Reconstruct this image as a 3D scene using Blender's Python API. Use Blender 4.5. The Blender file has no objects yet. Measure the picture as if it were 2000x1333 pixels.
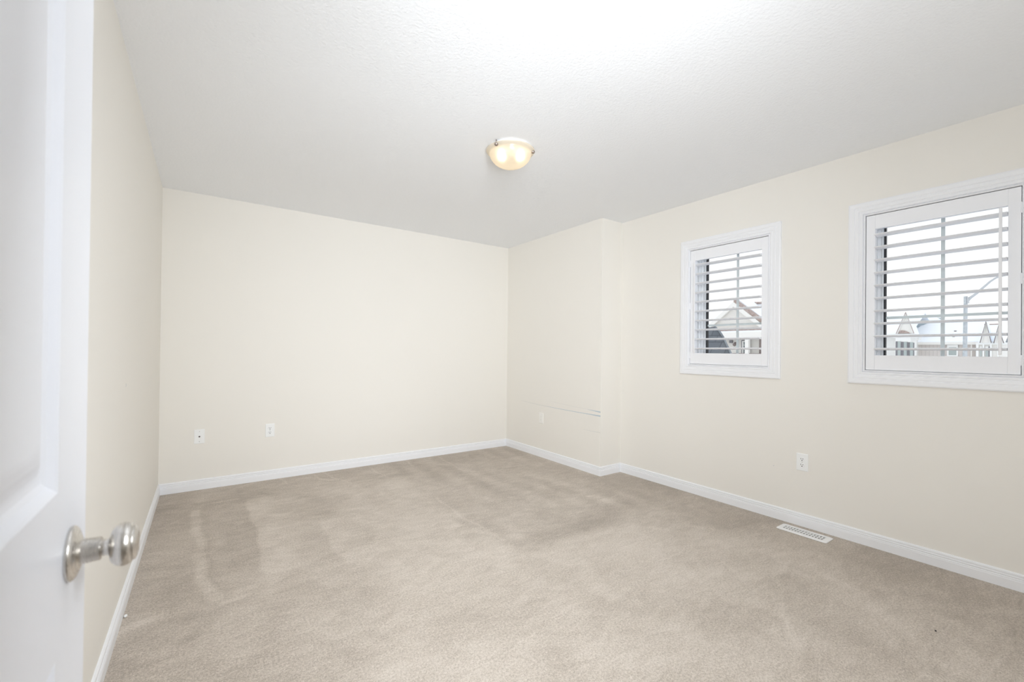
import bpy, bmesh, math, random
import numpy as np
from mathutils import Vector, Matrix
random.seed(7)
S = bpy.context.scene
COL = S.collection
PI = math.pi

# ------------------------------------------------------------------ camera
F_PX, YAW, PITCH, ROLL = 845.94, 0.61688, 0.005565, 0.010772
EYE = Vector((0.0, 0.0, 1.1755))
fw = Vector((math.sin(YAW) * math.cos(PITCH), math.cos(YAW) * math.cos(PITCH), math.sin(PITCH)))
rt = Vector((math.cos(YAW), -math.sin(YAW), 0.0))
up = rt.cross(fw)
r2 = rt * math.cos(ROLL) + up * math.sin(ROLL)
u2 = -rt * math.sin(ROLL) + up * math.cos(ROLL)
cd = bpy.data.cameras.new('camera')
cam = bpy.data.objects.new('camera', cd)
COL.objects.link(cam)
cam.matrix_world = Matrix(((r2.x, u2.x, -fw.x, EYE.x), (r2.y, u2.y, -fw.y, EYE.y), (r2.z, u2.z, -fw.z, EYE.z), (0, 0, 0, 1)))
cd.sensor_width = 36.0
cd.lens = F_PX * 36.0 / 2000.0
cd.shift_y = 13.79 / 2000.0
cd.clip_start = 0.02
cd.clip_end = 500
cd.dof.use_dof = True
cd.dof.focus_distance = 3.6
cd.dof.aperture_fstop = 4.5
S.camera = cam

# ------------------------------------------------------------------ world, lights, exposure
S.view_settings.view_transform = 'Standard'
S.view_settings.look = 'None'
S.view_settings.gamma = 1.0
S.view_settings.exposure = 0.0
S.view_settings.use_curve_mapping = False
S.cycles.use_denoising = True
S.cycles.max_bounces = 14
S.cycles.diffuse_bounces = 10
S.cycles.sample_clamp_indirect = 8.0
S.cycles.caustics_reflective = False
S.cycles.caustics_refractive = False

w = bpy.data.worlds.new('overcast_sky')
S.world = w
w.use_nodes = True
wn, wl = w.node_tree.nodes, w.node_tree.links
wn.clear()
wo = wn.new('ShaderNodeOutputWorld')
wb = wn.new('ShaderNodeBackground')
tc = wn.new('ShaderNodeTexCoord')
sp = wn.new('ShaderNodeSeparateXYZ')
rp = wn.new('ShaderNodeValToRGB')
wl.new(tc.outputs['Generated'], sp.inputs[0])
wl.new(sp.outputs['Z'], rp.inputs[0])
wl.new(rp.outputs[0], wb.inputs['Color'])
wl.new(wb.outputs[0], wo.inputs['Surface'])
rp.color_ramp.elements[0].position = 0.0
rp.color_ramp.elements[0].color = (0.99, 0.97, 0.955, 1)
rp.color_ramp.elements[1].position = 0.35
rp.color_ramp.elements[1].color = (0.93, 0.955, 1.0, 1)
wb.inputs['Strength'].default_value = 1.3


def lamp(name, kind, loc, energy, color, direction=(0, 0, -1), **kw):
    d = bpy.data.lights.new(name, kind)
    d.energy = energy
    d.color = color
    for k, v in kw.items():
        setattr(d, k, v)
    o = bpy.data.objects.new(name, d)
    COL.objects.link(o)
    o.location = loc
    o.rotation_euler = Vector(direction).to_track_quat('-Z', 'Y').to_euler()
    return o


# LAMPS
# added lamps in the doorway beside the lens, standing in for a camera flash
FLASH = (0.905, 0.95, 1.0)
lamp('flash_stand_in', 'AREA', (0.60, 0.0, 1.5), 39.2, FLASH, (0.6, 0.8, -0.12), size=0.5)
lamp('flash_stand_in', 'AREA', (0.35, 0.02, 2.0), 12.3, FLASH, (0.5, 0.85, -0.05), size=0.5, spread=1.6)
lamp('flash_stand_in', 'AREA', (0.50, 0.0, 1.4), 9.8, FLASH, (0.2, 0.95, -0.2), size=0.4, spread=1.6)
# END LAMPS

# ------------------------------------------------------------------ room numbers
H = 2.44
XL, XR, XB = -0.288, 3.3365, 3.054
YN, YB, Y1 = -0.02, 4.406, 2.8507
WT = 0.24            # outer wall thickness
GZ = -3.1            # ground outside, one storey down


# ------------------------------------------------------------------ helpers
def mat(name, color, rough=0.6, metal=0.0, spec=0.5, **kw):
    m = bpy.data.materials.new(name)
    m.use_nodes = True
    b = m.node_tree.nodes['Principled BSDF']
    b.inputs['Base Color'].default_value = (*color, 1)
    b.inputs['Roughness'].default_value = rough
    b.inputs['Metallic'].default_value = metal
    b.inputs['Specular IOR Level'].default_value = spec
    for k, v in kw.items():
        b.inputs[k].default_value = v
    return m


def add_bump(m, scale, strength, dist=0.002, detail=3.0, stretch=None, kind='noise'):
    nt = m.node_tree
    n, l = nt.nodes, nt.links
    b = n['Principled BSDF']
    t = n.new('ShaderNodeTexCoord')
    src = t.outputs['Object']
    if stretch:
        mp = n.new('ShaderNodeMapping')
        mp.inputs['Scale'].default_value = stretch
        l.new(src, mp.inputs[0])
        src = mp.outputs[0]
    if kind == 'noise':
        x = n.new('ShaderNodeTexNoise')
        x.inputs['Detail'].default_value = detail
        out = x.outputs['Fac']
    else:
        x = n.new('ShaderNodeTexVoronoi')
        x.feature = 'SMOOTH_F1'
        out = x.outputs['Distance']
    x.inputs['Scale'].default_value = scale
    l.new(src, x.inputs['Vector'])
    bp = n.new('ShaderNodeBump')
    bp.inputs['Strength'].default_value = strength
    bp.inputs['Distance'].default_value = dist
    l.new(out, bp.inputs['Height'])
    l.new(bp.outputs[0], b.inputs['Normal'])
    return m


def vary(m, c1, c2, scale, detail=2.0, stretch=None, lo=0.35, hi=0.65, coord='Object'):
    """a noise that mixes two colours of the surface itself"""
    nt = m.node_tree
    n, l = nt.nodes, nt.links
    t = n.new('ShaderNodeTexCoord')
    src = t.outputs[coord]
    if stretch:
        mp = n.new('ShaderNodeMapping')
        mp.inputs['Scale'].default_value = stretch
        l.new(src, mp.inputs[0])
        src = mp.outputs[0]
    x = n.new('ShaderNodeTexNoise')
    x.inputs['Scale'].default_value = scale
    x.inputs['Detail'].default_value = detail
    l.new(src, x.inputs['Vector'])
    r = n.new('ShaderNodeValToRGB')
    r.color_ramp.elements[0].position = lo
    r.color_ramp.elements[0].color = (*c1, 1)
    r.color_ramp.elements[1].position = hi
    r.color_ramp.elements[1].color = (*c2, 1)
    l.new(x.outputs['Fac'], r.inputs[0])
    l.new(r.outputs[0], n['Principled BSDF'].inputs['Base Color'])
    return m


class MB:
    """collects shapes, then links them as one mesh object"""
    def __init__(s):
        s.bm = bmesh.new()

    def face(s, pts):
        return s.bm.faces.new([s.bm.verts.new(p) for p in pts])

    def box(s, a, b):
        x0, y0, z0 = (min(a[i], b[i]) for i in range(3))
        x1, y1, z1 = (max(a[i], b[i]) for i in range(3))
        s.n = getattr(s, 'n', 0) + 1
        x0 -= s.n * (1e-3 if x0 > 20 else 2e-5)      # keeps joined boards from sharing one exact plane
        v = [s.bm.verts.new(p) for p in ((x0, y0, z0), (x1, y0, z0), (x1, y1, z0), (x0, y1, z0),
                                         (x0, y0, z1), (x1, y0, z1), (x1, y1, z1), (x0, y1, z1))]
        for f in ((0, 3, 2, 1), (4, 5, 6, 7), (0, 1, 5, 4), (1, 2, 6, 5), (2, 3, 7, 6), (3, 0, 4, 7)):
            s.bm.faces.new([v[i] for i in f])
        return s

    def prism(s, poly, d):
        """poly: 3-D points of a planar outline, d: extrusion vector"""
        d = Vector(d)
        a = [s.bm.verts.new(p) for p in poly]
        b = [s.bm.verts.new(Vector(p) + d) for p in poly]
        n = len(a)
        s.bm.faces.new(a)
        s.bm.faces.new(list(reversed(b)))
        for i in range(n):
            s.bm.faces.new([a[i], b[i], b[(i + 1) % n], a[(i + 1) % n]])
        return s

    def rings(s, rings, closed=True, caps=True):
        vs = [[s.bm.verts.new(p) for p in r] for r in rings]
        n = len(vs[0])
        for i in range(len(vs) - 1):
            for j in range(n if closed else n - 1):
                k = (j + 1) % n
                s.bm.faces.new([vs[i][j], vs[i][k], vs[i + 1][k], vs[i + 1][j]])
        if caps and closed:
            s.bm.faces.new(list(reversed(vs[0])))
            s.bm.faces.new(vs[-1])
        return s

    def lathe(s, prof, origin, axis, seg=48, caps=True):
        """prof: (distance along axis, radius)"""
        ax = Vector(axis).normalized()
        a = ax.orthogonal().normalized()
        b = ax.cross(a)
        o = Vector(origin)
        rr = []
        for t, r in prof:
            rr.append([o + ax * t + (a * math.cos(2 * PI * k / seg) + b * math.sin(2 * PI * k / seg)) * max(r, 1e-5)
                       for k in range(seg)])
        return s.rings(rr, caps=caps)

    def tube(s, pts, rad, seg=10):
        pts = [Vector(p) for p in pts]
        rr = []
        for i, p in enumerate(pts):
            d = (pts[min(i + 1, len(pts) - 1)] - pts[max(i - 1, 0)]).normalized()
            a = d.cross(Vector((0, 0.01, 1))).normalized()
            if a.length < 0.5:
                a = d.orthogonal().normalized()
            b = d.cross(a)
            r = rad[i] if isinstance(rad, (list, tuple)) else rad
            rr.append([p + (a * math.cos(2 * PI * k / seg) + b * math.sin(2 * PI * k / seg)) * r for k in range(seg)])
        return s.rings(rr)

    def build(s, name, m, parent=None, smooth=False, bevel=0.0, bseg=2, angle=40):
        bm = s.bm
        if not smooth:
            bmesh.ops.remove_doubles(bm, verts=bm.verts, dist=1e-6)
        bmesh.ops.recalc_face_normals(bm, faces=bm.faces)
        me = bpy.data.meshes.new(name)
        bm.to_mesh(me)
        bm.free()
        o = bpy.data.objects.new(name, me)
        COL.objects.link(o)
        if m:
            me.materials.append(m)
        if parent:
            o.parent = parent
            o.matrix_parent_inverse = parent_world(parent).inverted()
        if bevel:
            bv = o.modifiers.new('bevel', 'BEVEL')
            bv.width = bevel
            bv.segments = bseg
            bv.limit_method = 'ANGLE'
            bv.angle_limit = math.radians(35)
            bv.harden_normals = False
        if smooth or bevel:
            for p in me.polygons:
                p.use_smooth = True
            try:
                me.set_sharp_from_angle(angle=math.radians(angle))
            except Exception:
                pass
        return o


def parent_world(p):
    m = p.matrix_basis.copy()
    while p.parent:
        m = p.parent.matrix_basis @ p.matrix_parent_inverse @ m
        p = p.parent
    return m


def empty(name, loc, rz=0.0):
    o = bpy.data.objects.new(name, None)
    o.empty_display_size = 0.1
    o.location = loc
    o.rotation_euler = (0, 0, rz)
    COL.objects.link(o)
    return o


def tag(o, label=None, cat=None, group=None, kind=None):
    if label:
        o['label'] = label
    if cat:
        o['category'] = cat
    if group:
        o['group'] = group
    if kind:
        o['kind'] = kind
    return o


def struct(o, label=None, cat=None):
    return tag(o, label, cat, kind='structure')


# ------------------------------------------------------------------ materials
M = {}
M['wall'] = add_bump(mat('cream_wall_paint', (0.860, 0.838, 0.792), 0.62, spec=0.3), 260, 0.12, 0.0006, 2)
M['ceiling'] = add_bump(mat('white_stipple_ceiling', (0.895, 0.915, 0.945), 0.9, spec=0.2), 85, 0.55, 0.004, 3)
M['trim'] = mat('white_semigloss_trim', (0.89, 0.902, 0.93), 0.38, spec=0.4)
M['door'] = mat('white_door_paint', (0.845, 0.868, 0.93), 0.36, spec=0.4)
M['shutter'] = mat('white_shutter_paint', (0.90, 0.912, 0.945), 0.42, spec=0.4)
M['vinyl'] = mat('white_vinyl', (0.92, 0.93, 0.94), 0.35)
M['gasket'] = mat('black_rubber', (0.012, 0.012, 0.016), 0.5)
M['strip'] = mat('grey_weather_strip', (0.55, 0.57, 0.59), 0.6)
M['grille'] = mat('grey_green_grille', (0.74, 0.80, 0.795), 0.4)
M['plate'] = mat('white_plastic', (0.91, 0.925, 0.93), 0.35)
M['plate_cream'] = mat('cream_plastic', (0.89, 0.88, 0.85), 0.4)
M['slot'] = mat('dark_slot', (0.035, 0.028, 0.028), 0.6)
M['screw'] = mat('painted_screw', (0.6, 0.6, 0.58), 0.4, 0.3)
M['vent'] = mat('white_enamel', (0.9, 0.9, 0.9), 0.3)
M['dark'] = mat('dark_duct', (0.16, 0.15, 0.14), 0.8)
M['scuff'] = mat('blue_grey_scuff', (0.50, 0.58, 0.65), 0.7)
M['scuff_pale'] = mat('pale_grey_scuff', (0.70, 0.70, 0.68), 0.7)
M['jack'] = mat('dark_metal_jack', (0.10, 0.07, 0.07), 0.4, 0.6)
M['clip'] = mat('dark_nickel', (0.42, 0.36, 0.33), 0.35, 1.0)
M['nickel'] = mat('brushed_nickel', (0.66, 0.635, 0.60), 0.27, 1.0)
nt = M['nickel'].node_tree
_t = nt.nodes.new('ShaderNodeTexCoord')
_m = nt.nodes.new('ShaderNodeMapping')
_m.inputs['Scale'].default_value = (900, 40, 40)
_n = nt.nodes.new('ShaderNodeTexNoise')
_n.inputs['Scale'].default_value = 1.0
_r = nt.nodes.new('ShaderNodeMapRange')
_r.inputs['To Min'].default_value = 0.20
_r.inputs['To Max'].default_value = 0.34
nt.links.new(_t.outputs['Object'], _m.inputs[0])
nt.links.new(_m.outputs[0], _n.inputs['Vector'])
nt.links.new(_n.outputs['Fac'], _r.inputs[0])
nt.links.new(_r.outputs[0], nt.nodes['Principled BSDF'].inputs['Roughness'])


def glass_mat():
    m = bpy.data.materials.new('window_glass')
    m.use_nodes = True
    n, l = m.node_tree.nodes, m.node_tree.links
    n.clear()
    o = n.new('ShaderNodeOutputMaterial')
    tr = n.new('ShaderNodeBsdfTransparent')
    tr.inputs['Color'].default_value = (0.97, 0.98, 0.98, 1)
    gl = n.new('ShaderNodeBsdfGlossy')
    gl.inputs['Roughness'].default_value = 0.02
    mx = n.new('ShaderNodeMixShader')
    fr = n.new('ShaderNodeFresnel')
    fr.inputs['IOR'].default_value = 1.25
    l.new(fr.outputs[0], mx.inputs[0])
    l.new(tr.outputs[0], mx.inputs[1])
    l.new(gl.outputs[0], mx.inputs[2])
    l.new(mx.outputs[0], o.inputs['Surface'])
    return m


M['glass'] = glass_mat()


def carpet_mat():
    m = bpy.data.materials.new('beige_cut_pile_carpet')
    m.use_nodes = True
    n, l = m.node_tree.nodes, m.node_tree.links
    b = n['Principled BSDF']
    b.inputs['Roughness'].default_value = 1.0
    b.inputs['Specular IOR Level'].default_value = 0.05
    b.inputs['Sheen Weight'].default_value = 0.10
    t = n.new('ShaderNodeTexCoord')

    def noise(scale, detail, rough=0.5, stretch=None, rot=0.0, dist=0.0):
        src = t.outputs['Object']
        if stretch:
            mp = n.new('ShaderNodeMapping')
            mp.inputs['Scale'].default_value = stretch
            mp.inputs['Rotation'].default_value = (0, 0, rot)
            l.new(src, mp.inputs[0])
            src = mp.outputs[0]
        x = n.new('ShaderNodeTexNoise')
        x.inputs['Scale'].default_value = scale
        x.inputs['Detail'].default_value = detail
        x.inputs['Roughness'].default_value = rough
        x.inputs['Distortion'].default_value = dist
        l.new(src, x.inputs['Vector'])
        return x.outputs['Fac']

    def math_(op, a, b_):
        x = n.new('ShaderNodeMath')
        x.operation = op
        for i, v in enumerate((a, b_)):
            if isinstance(v, (int, float)):
                x.inputs[i].default_value = v
            else:
                l.new(v, x.inputs[i])
        return x.outputs[0]

    at = n.new('ShaderNodeAttribute')
    at.attribute_name = 'nap'
    nap = at.outputs['Fac']
    big = noise(2.2, 4.0, 0.6, dist=0.6)                 # how the pile lies, in patches
    mid = noise(9.0, 4.0, 0.65, (1.0, 2.2, 1.0), 0.5, 0.8)
    grain = noise(240.0, 2.0, 0.75)
    tuft = noise(105.0, 3.0, 0.7)
    v = math_('MULTIPLY', math_('SUBTRACT', big, 0.5), 0.9)
    v = math_('ADD', v, math_('MULTIPLY', math_('SUBTRACT', mid, 0.5), 0.8))
    v = math_('ADD', v, math_('MULTIPLY', math_('SUBTRACT', grain, 0.5), 2.0))
    v = math_('ADD', v, math_('MULTIPLY', math_('SUBTRACT', tuft, 0.5), 1.9))
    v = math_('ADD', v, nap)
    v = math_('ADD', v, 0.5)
    r = n.new('ShaderNodeValToRGB')
    e = r.color_ramp.elements
    e[0].position = 0.0
    e[0].color = (0.385, 0.336, 0.286, 1)
    e[1].position = 1.0
    e[1].color = (0.72, 0.652, 0.583, 1)
    k = e.new(0.5)
    k.color = (0.560, 0.495, 0.428, 1)
    l.new(v, r.inputs[0])
    l.new(r.outputs[0], b.inputs['Base Color'])
    bp = n.new('ShaderNodeBump')
    bp.inputs['Strength'].default_value = 0.6
    bp.inputs['Distance'].default_value = 0.004
    l.new(math_('ADD', grain, tuft), bp.inputs['Height'])
    l.new(bp.outputs[0], b.inputs['Normal'])
    return m


M['carpet'] = carpet_mat()


# ------------------------------------------------------------------ floor
def seg_d(X, Y, a, b):
    ax, ay = a
    dx, dy = b[0] - ax, b[1] - ay
    t = np.clip(((X - ax) * dx + (Y - ay) * dy) / (dx * dx + dy * dy + 1e-9), 0, 1)
    return np.hypot(X - ax - t * dx, Y - ay - t * dy)


def poly_d(X, Y, pts):
    return np.min([seg_d(X, Y, pts[i], pts[i + 1]) for i in range(len(pts) - 1)], axis=0)


def sstep(a, b, x):
    t = np.clip((x - a) / (b - a), 0, 1)
    return t * t * (3 - 2 * t)


def make_floor():
    st = 0.0125
    xs = np.arange(XL - 0.02, XR + 0.03, st)
    ys = np.arange(-1.45, YB + 0.02, st)
    X, Y = np.meshgrid(xs, ys)
    rng = np.random.RandomState(3)
    # gentle wander so the vacuum marks are not ruled lines
    wob = 0.012 * np.sin(Y * 7 + 1.3) + 0.008 * np.sin(Y * 17) + 0.005 * np.sin(X * 23)
    wob2 = 0.012 * np.sin(X * 6 + .4) + 0.007 * np.sin(X * 19 + 1)
    Xw, Yw = X + wob, Y + wob2
    nap = np.zeros_like(X)

    def field(step):
        g_ = rng.uniform(0, 1, (int(6.2 / step) + 3, int(4 / step) + 3))
        fx_, fy_ = (X - XL + .1) / step, (Y + 1.5) / step
        i_, j_ = fx_.astype(int), fy_.astype(int)
        u_, v_ = fx_ - i_, fy_ - j_
        u_, v_ = u_ * u_ * (3 - 2 * u_), v_ * v_ * (3 - 2 * v_)
        return (g_[j_, i_] * (1 - u_) + g_[j_, i_ + 1] * u_) * (1 - v_) + (g_[j_ + 1, i_] * (1 - u_) + g_[j_ + 1, i_ + 1] * u_) * v_
    uneven = .25 + .9 * field(.07) + .5 * field(.025)
    line = lambda pts, wd, amt: uneven * amt * .8 * (1 - sstep(wd * 0.3, wd, poly_d(Xw, Yw, pts)))
    # vacuum strokes
    nap += line([(-.03, 3.84), (-.03, 3.45), (-.01, 2.96), (.02, 2.68), (.05, 2.47)], .045, .40)
    nap += line([(.06, 3.3), (.09, 2.9), (.12, 2.6)], .05, .16)
    nap += line([(.08, 2.40), (.17, 2.405)], .024, .30)
    nap += line([(.13, 2.47), (.19, 2.48)], .03, .26)
    nap += line([(-.27, 2.39), (-.15, 2.41)], .035, .28)
    nap += line([(-.01, 3.98), (.19, 3.98)], .03, .30)
    nap += line([(-.26, 4.12), (-.15, 4.15)], .02, .25)
    for pts in ([(.57, 4.37), (.60, 4.16), (.66, 4.05)], [(.83, 4.38), (.86, 4.16), (.96, 4.05)],
                [(.93, 4.37), (.97, 4.1), (1.05, 3.9)], [(1.35, 4.38), (1.34, 4.1), (1.38, 3.9)],
                [(1.75, 4.38), (1.72, 4.1)], [(2.1, 4.35), (2.06, 4.0), (2.08, 3.75)]):
        nap += line(pts, .014, .26)
    # strokes with one sharp side: light to the right of x, fading away
    def stroke(x0, x1, y0, y1, amt):
        m = sstep(x0 - .012, x0 + .012, Xw) * (1 - sstep(x0 + .02, x1, Xw))
        return (.5 + .5 * uneven) * amt * m * sstep(y0, y0 + .25, Y) * (1 - sstep(y1 - .12, y1, Y))
    nap += stroke(.275, .50, 2.45, 3.97, .34)
    nap += stroke(.645, .86, 2.30, 3.2, .20)
    # darker lanes beside them
    nap -= .24 * (1 - sstep(.12, .26, np.abs(X - .16))) * sstep(2.45, 2.8, Y) * (1 - sstep(3.9, 4.1, Y))
    nap -= .12 * (1 - sstep(-.12, .02, X)) * sstep(2.35, 2.6, Y)
    nap -= .22 * (1 - sstep(.0, .35, X)) * sstep(1.2, 1.5, Y) * (1 - sstep(2.3, 2.45, Y)) * .6
    # dark border the vacuum did not reach along the back wall, light field in front of it
    nap -= .10 * sstep(3.85, 3.97, Y + .05 * np.sin(X * 5)) * (1 - .3 * sstep(2.0, 3.0, X))
    nap += .10 * sstep(.6, .9, X) * (1 - sstep(1.40, 1.52, Xw)) * (1 - sstep(3.75, 3.95, Y)) * sstep(1.0, 2.0, Y)
    # duller quarter by the far right corner, lanes running along the room
    q = sstep(1.44, 1.56, Xw) * sstep(2.02, 2.16, Yw)
    nap -= .08 * q
    nap += q * .10 * np.sin((X + .03 * np.sin(Y * 4)) * 2 * PI / .23) * sstep(-1, 1, np.sin(Y * 3 + X * 5))
    nap += line([(1.5, 3.15), (1.51, 2.2)], .012, .22)
    # soft dark band, then pale field by the windows
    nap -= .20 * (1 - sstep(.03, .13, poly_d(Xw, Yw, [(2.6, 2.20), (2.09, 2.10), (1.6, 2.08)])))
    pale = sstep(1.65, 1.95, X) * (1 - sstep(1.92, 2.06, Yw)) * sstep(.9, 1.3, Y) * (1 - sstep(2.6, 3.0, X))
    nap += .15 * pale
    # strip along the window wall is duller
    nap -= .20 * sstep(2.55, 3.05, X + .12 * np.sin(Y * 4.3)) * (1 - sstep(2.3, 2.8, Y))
    nap += .07 * (1 - sstep(.5, 1.3, np.hypot(X - 1.3, Y - .9)))
    # scattered foot dents and scuffed tufts
    for cx, cy in [(2.55, 2.5), (2.59, 2.37), (2.22, 2.86), (2.01, 2.83), (2.25, 2.3)]:
        nap += .32 * np.exp(-((X - cx) ** 2 + ((Y - cy) * 1.5) ** 2) / .0009)
    for i in range(130):
        cx, cy = rng.uniform(XL, XR), rng.uniform(.3, YB)
        a, ln, s = rng.uniform(0, PI), rng.uniform(.03, .16), rng.uniform(.012, .035)
        u = (X - cx) * math.cos(a) + (Y - cy) * math.sin(a)
        v = -(X - cx) * math.sin(a) + (Y - cy) * math.cos(a)
        nap += rng.uniform(-.17, .2) * np.exp(-(u / ln) ** 2 - (v / s) ** 2)
    ny, nx = X.shape
    Z = 0.0015 * nap
    co = np.stack([X, Y, Z], -1).reshape(-1, 3).astype(np.float32)
    idx = np.arange(nx * ny).reshape(ny, nx)
    q = np.stack([idx[:-1, :-1], idx[:-1, 1:], idx[1:, 1:], idx[1:, :-1]], -1).reshape(-1, 4)
    me = bpy.data.meshes.new('floor')
    me.vertices.add(len(co))
    me.vertices.foreach_set('co', co.ravel())
    me.loops.add(q.size)
    me.loops.foreach_set('vertex_index', q.ravel().astype(np.int32))
    me.polygons.add(len(q))
    me.polygons.foreach_set('loop_start', np.arange(0, q.size, 4, dtype=np.int32))
    me.update(calc_edges=True)
    me.validate()
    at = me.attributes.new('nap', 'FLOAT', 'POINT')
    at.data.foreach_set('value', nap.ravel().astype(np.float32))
    for p in me.polygons:
        p.use_smooth = True
    me.materials.append(M['carpet'])
    o = bpy.data.objects.new('floor', me)
    COL.objects.link(o)
    return struct(o, 'beige cut pile carpet with vacuum marks', 'floor')


make_floor()
# ------------------------------------------------------------------ shell
struct(MB().box((XL - .12, -1.5, H), (XR + WT, YB + .12, H + .12)).build('ceiling', M['ceiling']),
       'white stippled ceiling', 'ceiling')
wl_ = struct(MB().box((XL - .12, -1.5, -.15), (XL, YB + .12, H)).build('wall_left', M['wall']), 'cream wall behind the open door', 'wall')
wbk = struct(MB().box((XL, YB, -.15), (XB, YB + .12, H)).build('wall_back', M['wall']), 'cream far wall with two white cover plates', 'wall')
# chase that stands proud in the far right corner
wc = MB()
wc.prism([(XB, Y1, -.15), (XR + .001, Y1, -.15), (XR + WT, Y1 + .001, -.15), (XR + WT, YB + .12, -.15), (XB, YB + .12, -.15)], (0, 0, H + .15))
wc = struct(wc.build('wall_corner', M['wall']), 'cream boxed-out wall in the far right corner with scuff lines', 'wall')

WZ0, WZ1 = 1.078, 2.031            # rough opening heights
WIN = {1: (1.489, 2.111), 2: (0.292, 0.9225)}   # near and far jamb of each window
wr = MB()
ycuts = [-1.5, WIN[2][0], WIN[2][1], WIN[1][0], WIN[1][1], Y1]
for i in range(5):
    y0, y1 = ycuts[i], ycuts[i + 1]
    if i in (1, 3):
        wr.box((XR, y0, -.15), (XR + WT, y1, WZ0))
        wr.box((XR, y0, WZ1), (XR + WT, y1, H))
    else:
        wr.box((XR, y0, -.15), (XR + WT, y1, H))
wr = struct(wr.build('wall_right', M['wall']), 'cream wall with two shuttered windows', 'wall')
# near wall with the doorway the picture is taken from
DX0, DX1 = -0.126, 0.70
nw = MB()
nw.box((XL, YN - .12, -.15), (DX0 - .005, YN, H))
nw.box((DX1, YN - .12, -.15), (XR, YN, H))
nw.box((DX0 - .005, YN - .12, 2.06), (DX1, YN, H))
struct(nw.build('wall_front', M['wall']), 'cream wall around the doorway', 'wall')
# the hall beyond it
hw = MB()
hw.box((XL, -1.5, -.15), (XR, -1.38, H))
struct(hw.build('wall_hall', M['wall']), 'cream hall wall behind the doorway', 'wall')
hw = MB()
hw.box((1.6, -1.38, -.15), (1.72, YN - .12, H))
struct(hw.build('wall_hall_side', M['wall']), 'cream end wall of the hall', 'wall')


# ------------------------------------------------------------------ baseboards (one mitred run, split per wall)
BB = [(0, 0), (.0130, 0), (.0130, .046), (.0118, .0485), (.0118, .0545), (.0088, .0565), (.0088, .0600), (.0110, .0620),
      (.0110, .0660), (.0080, .0680), (.0080, .0715), (.0100, .0735), (.0096, .0800), (.0060, .0850), (0, .0862)]


def baseboard(name, a, b, ea, eb, inward, label):
    """a->b along the wall foot; ea/eb: how the mitre shifts the end per unit of projection"""
    a, b = Vector((*a, 0)), Vector((*b, 0))
    d = (b - a).normalized()
    n = Vector((*inward, 0))
    r1 = [a + n * p + d * (ea * p) + Vector((0, 0, z)) for p, z in BB]
    r2_ = [b + n * p + d * (eb * p) + Vector((0, 0, z)) for p, z in BB]
    m = MB()
    m.rings([r1, r2_])
    struct(m.build(name, M['trim']), label, 'baseboard')


baseboard('baseboard_left', (XL, YN), (XL, YB), 0, -1, (1, 0), 'white baseboard along the left wall')
baseboard('baseboard_back', (XL, YB), (XB, YB), 1, -1, (0, -1), 'white baseboard along the far wall')
baseboard('baseboard_corner', (XB, YB), (XB, Y1), 1, 1, (-1, 0), 'white baseboard along the boxed-out wall')
baseboard('baseboard_return', (XB, Y1), (XR, Y1), -1, -1, (0, -1), 'short white baseboard on the return of the boxed-out wall')
baseboard('baseboard_right', (XR, Y1), (XR, YN), 1, 0, (-1, 0), 'white baseboard under the windows')


# ------------------------------------------------------------------ windows
def frame_sweep(mb, y0, y1, z0, z1, prof):
    """mitred frame round a rectangle in the right wall; prof: (grow outwards, x) closed outline"""
    cs = [(y0, z0, -1, -1), (y1, z0, 1, -1), (y1, z1, 1, 1), (y0, z1, -1, 1)]
    rr = []
    for cy, cz, sy, sz in cs + cs[:1]:
        rr.append([(x, cy + sy * g, cz + sz * g) for g, x in prof])
    mb.rings(rr, caps=False)


CAS = [(.012, XR + .0), (.012, XR - .013), (.016, XR - .0155), (.024, XR - .0155), (.0265, XR - .0125), (.0300, XR - .0125),
       (.0325, XR - .0165), (.048, XR - .0175), (.050, XR - .0150), (.0535, XR - .0150), (.056, XR - .0185),
       (.0775, XR - .0190), (.0850, XR - .0150), (.0860, XR)]
LFR = [(0, XR + .026), (0, XR - .006), (.002, XR - .012), (.0055, XR - .0155), (.009, XR - .012), (.0118, XR - .008), (.0118, XR + .026)]


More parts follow.
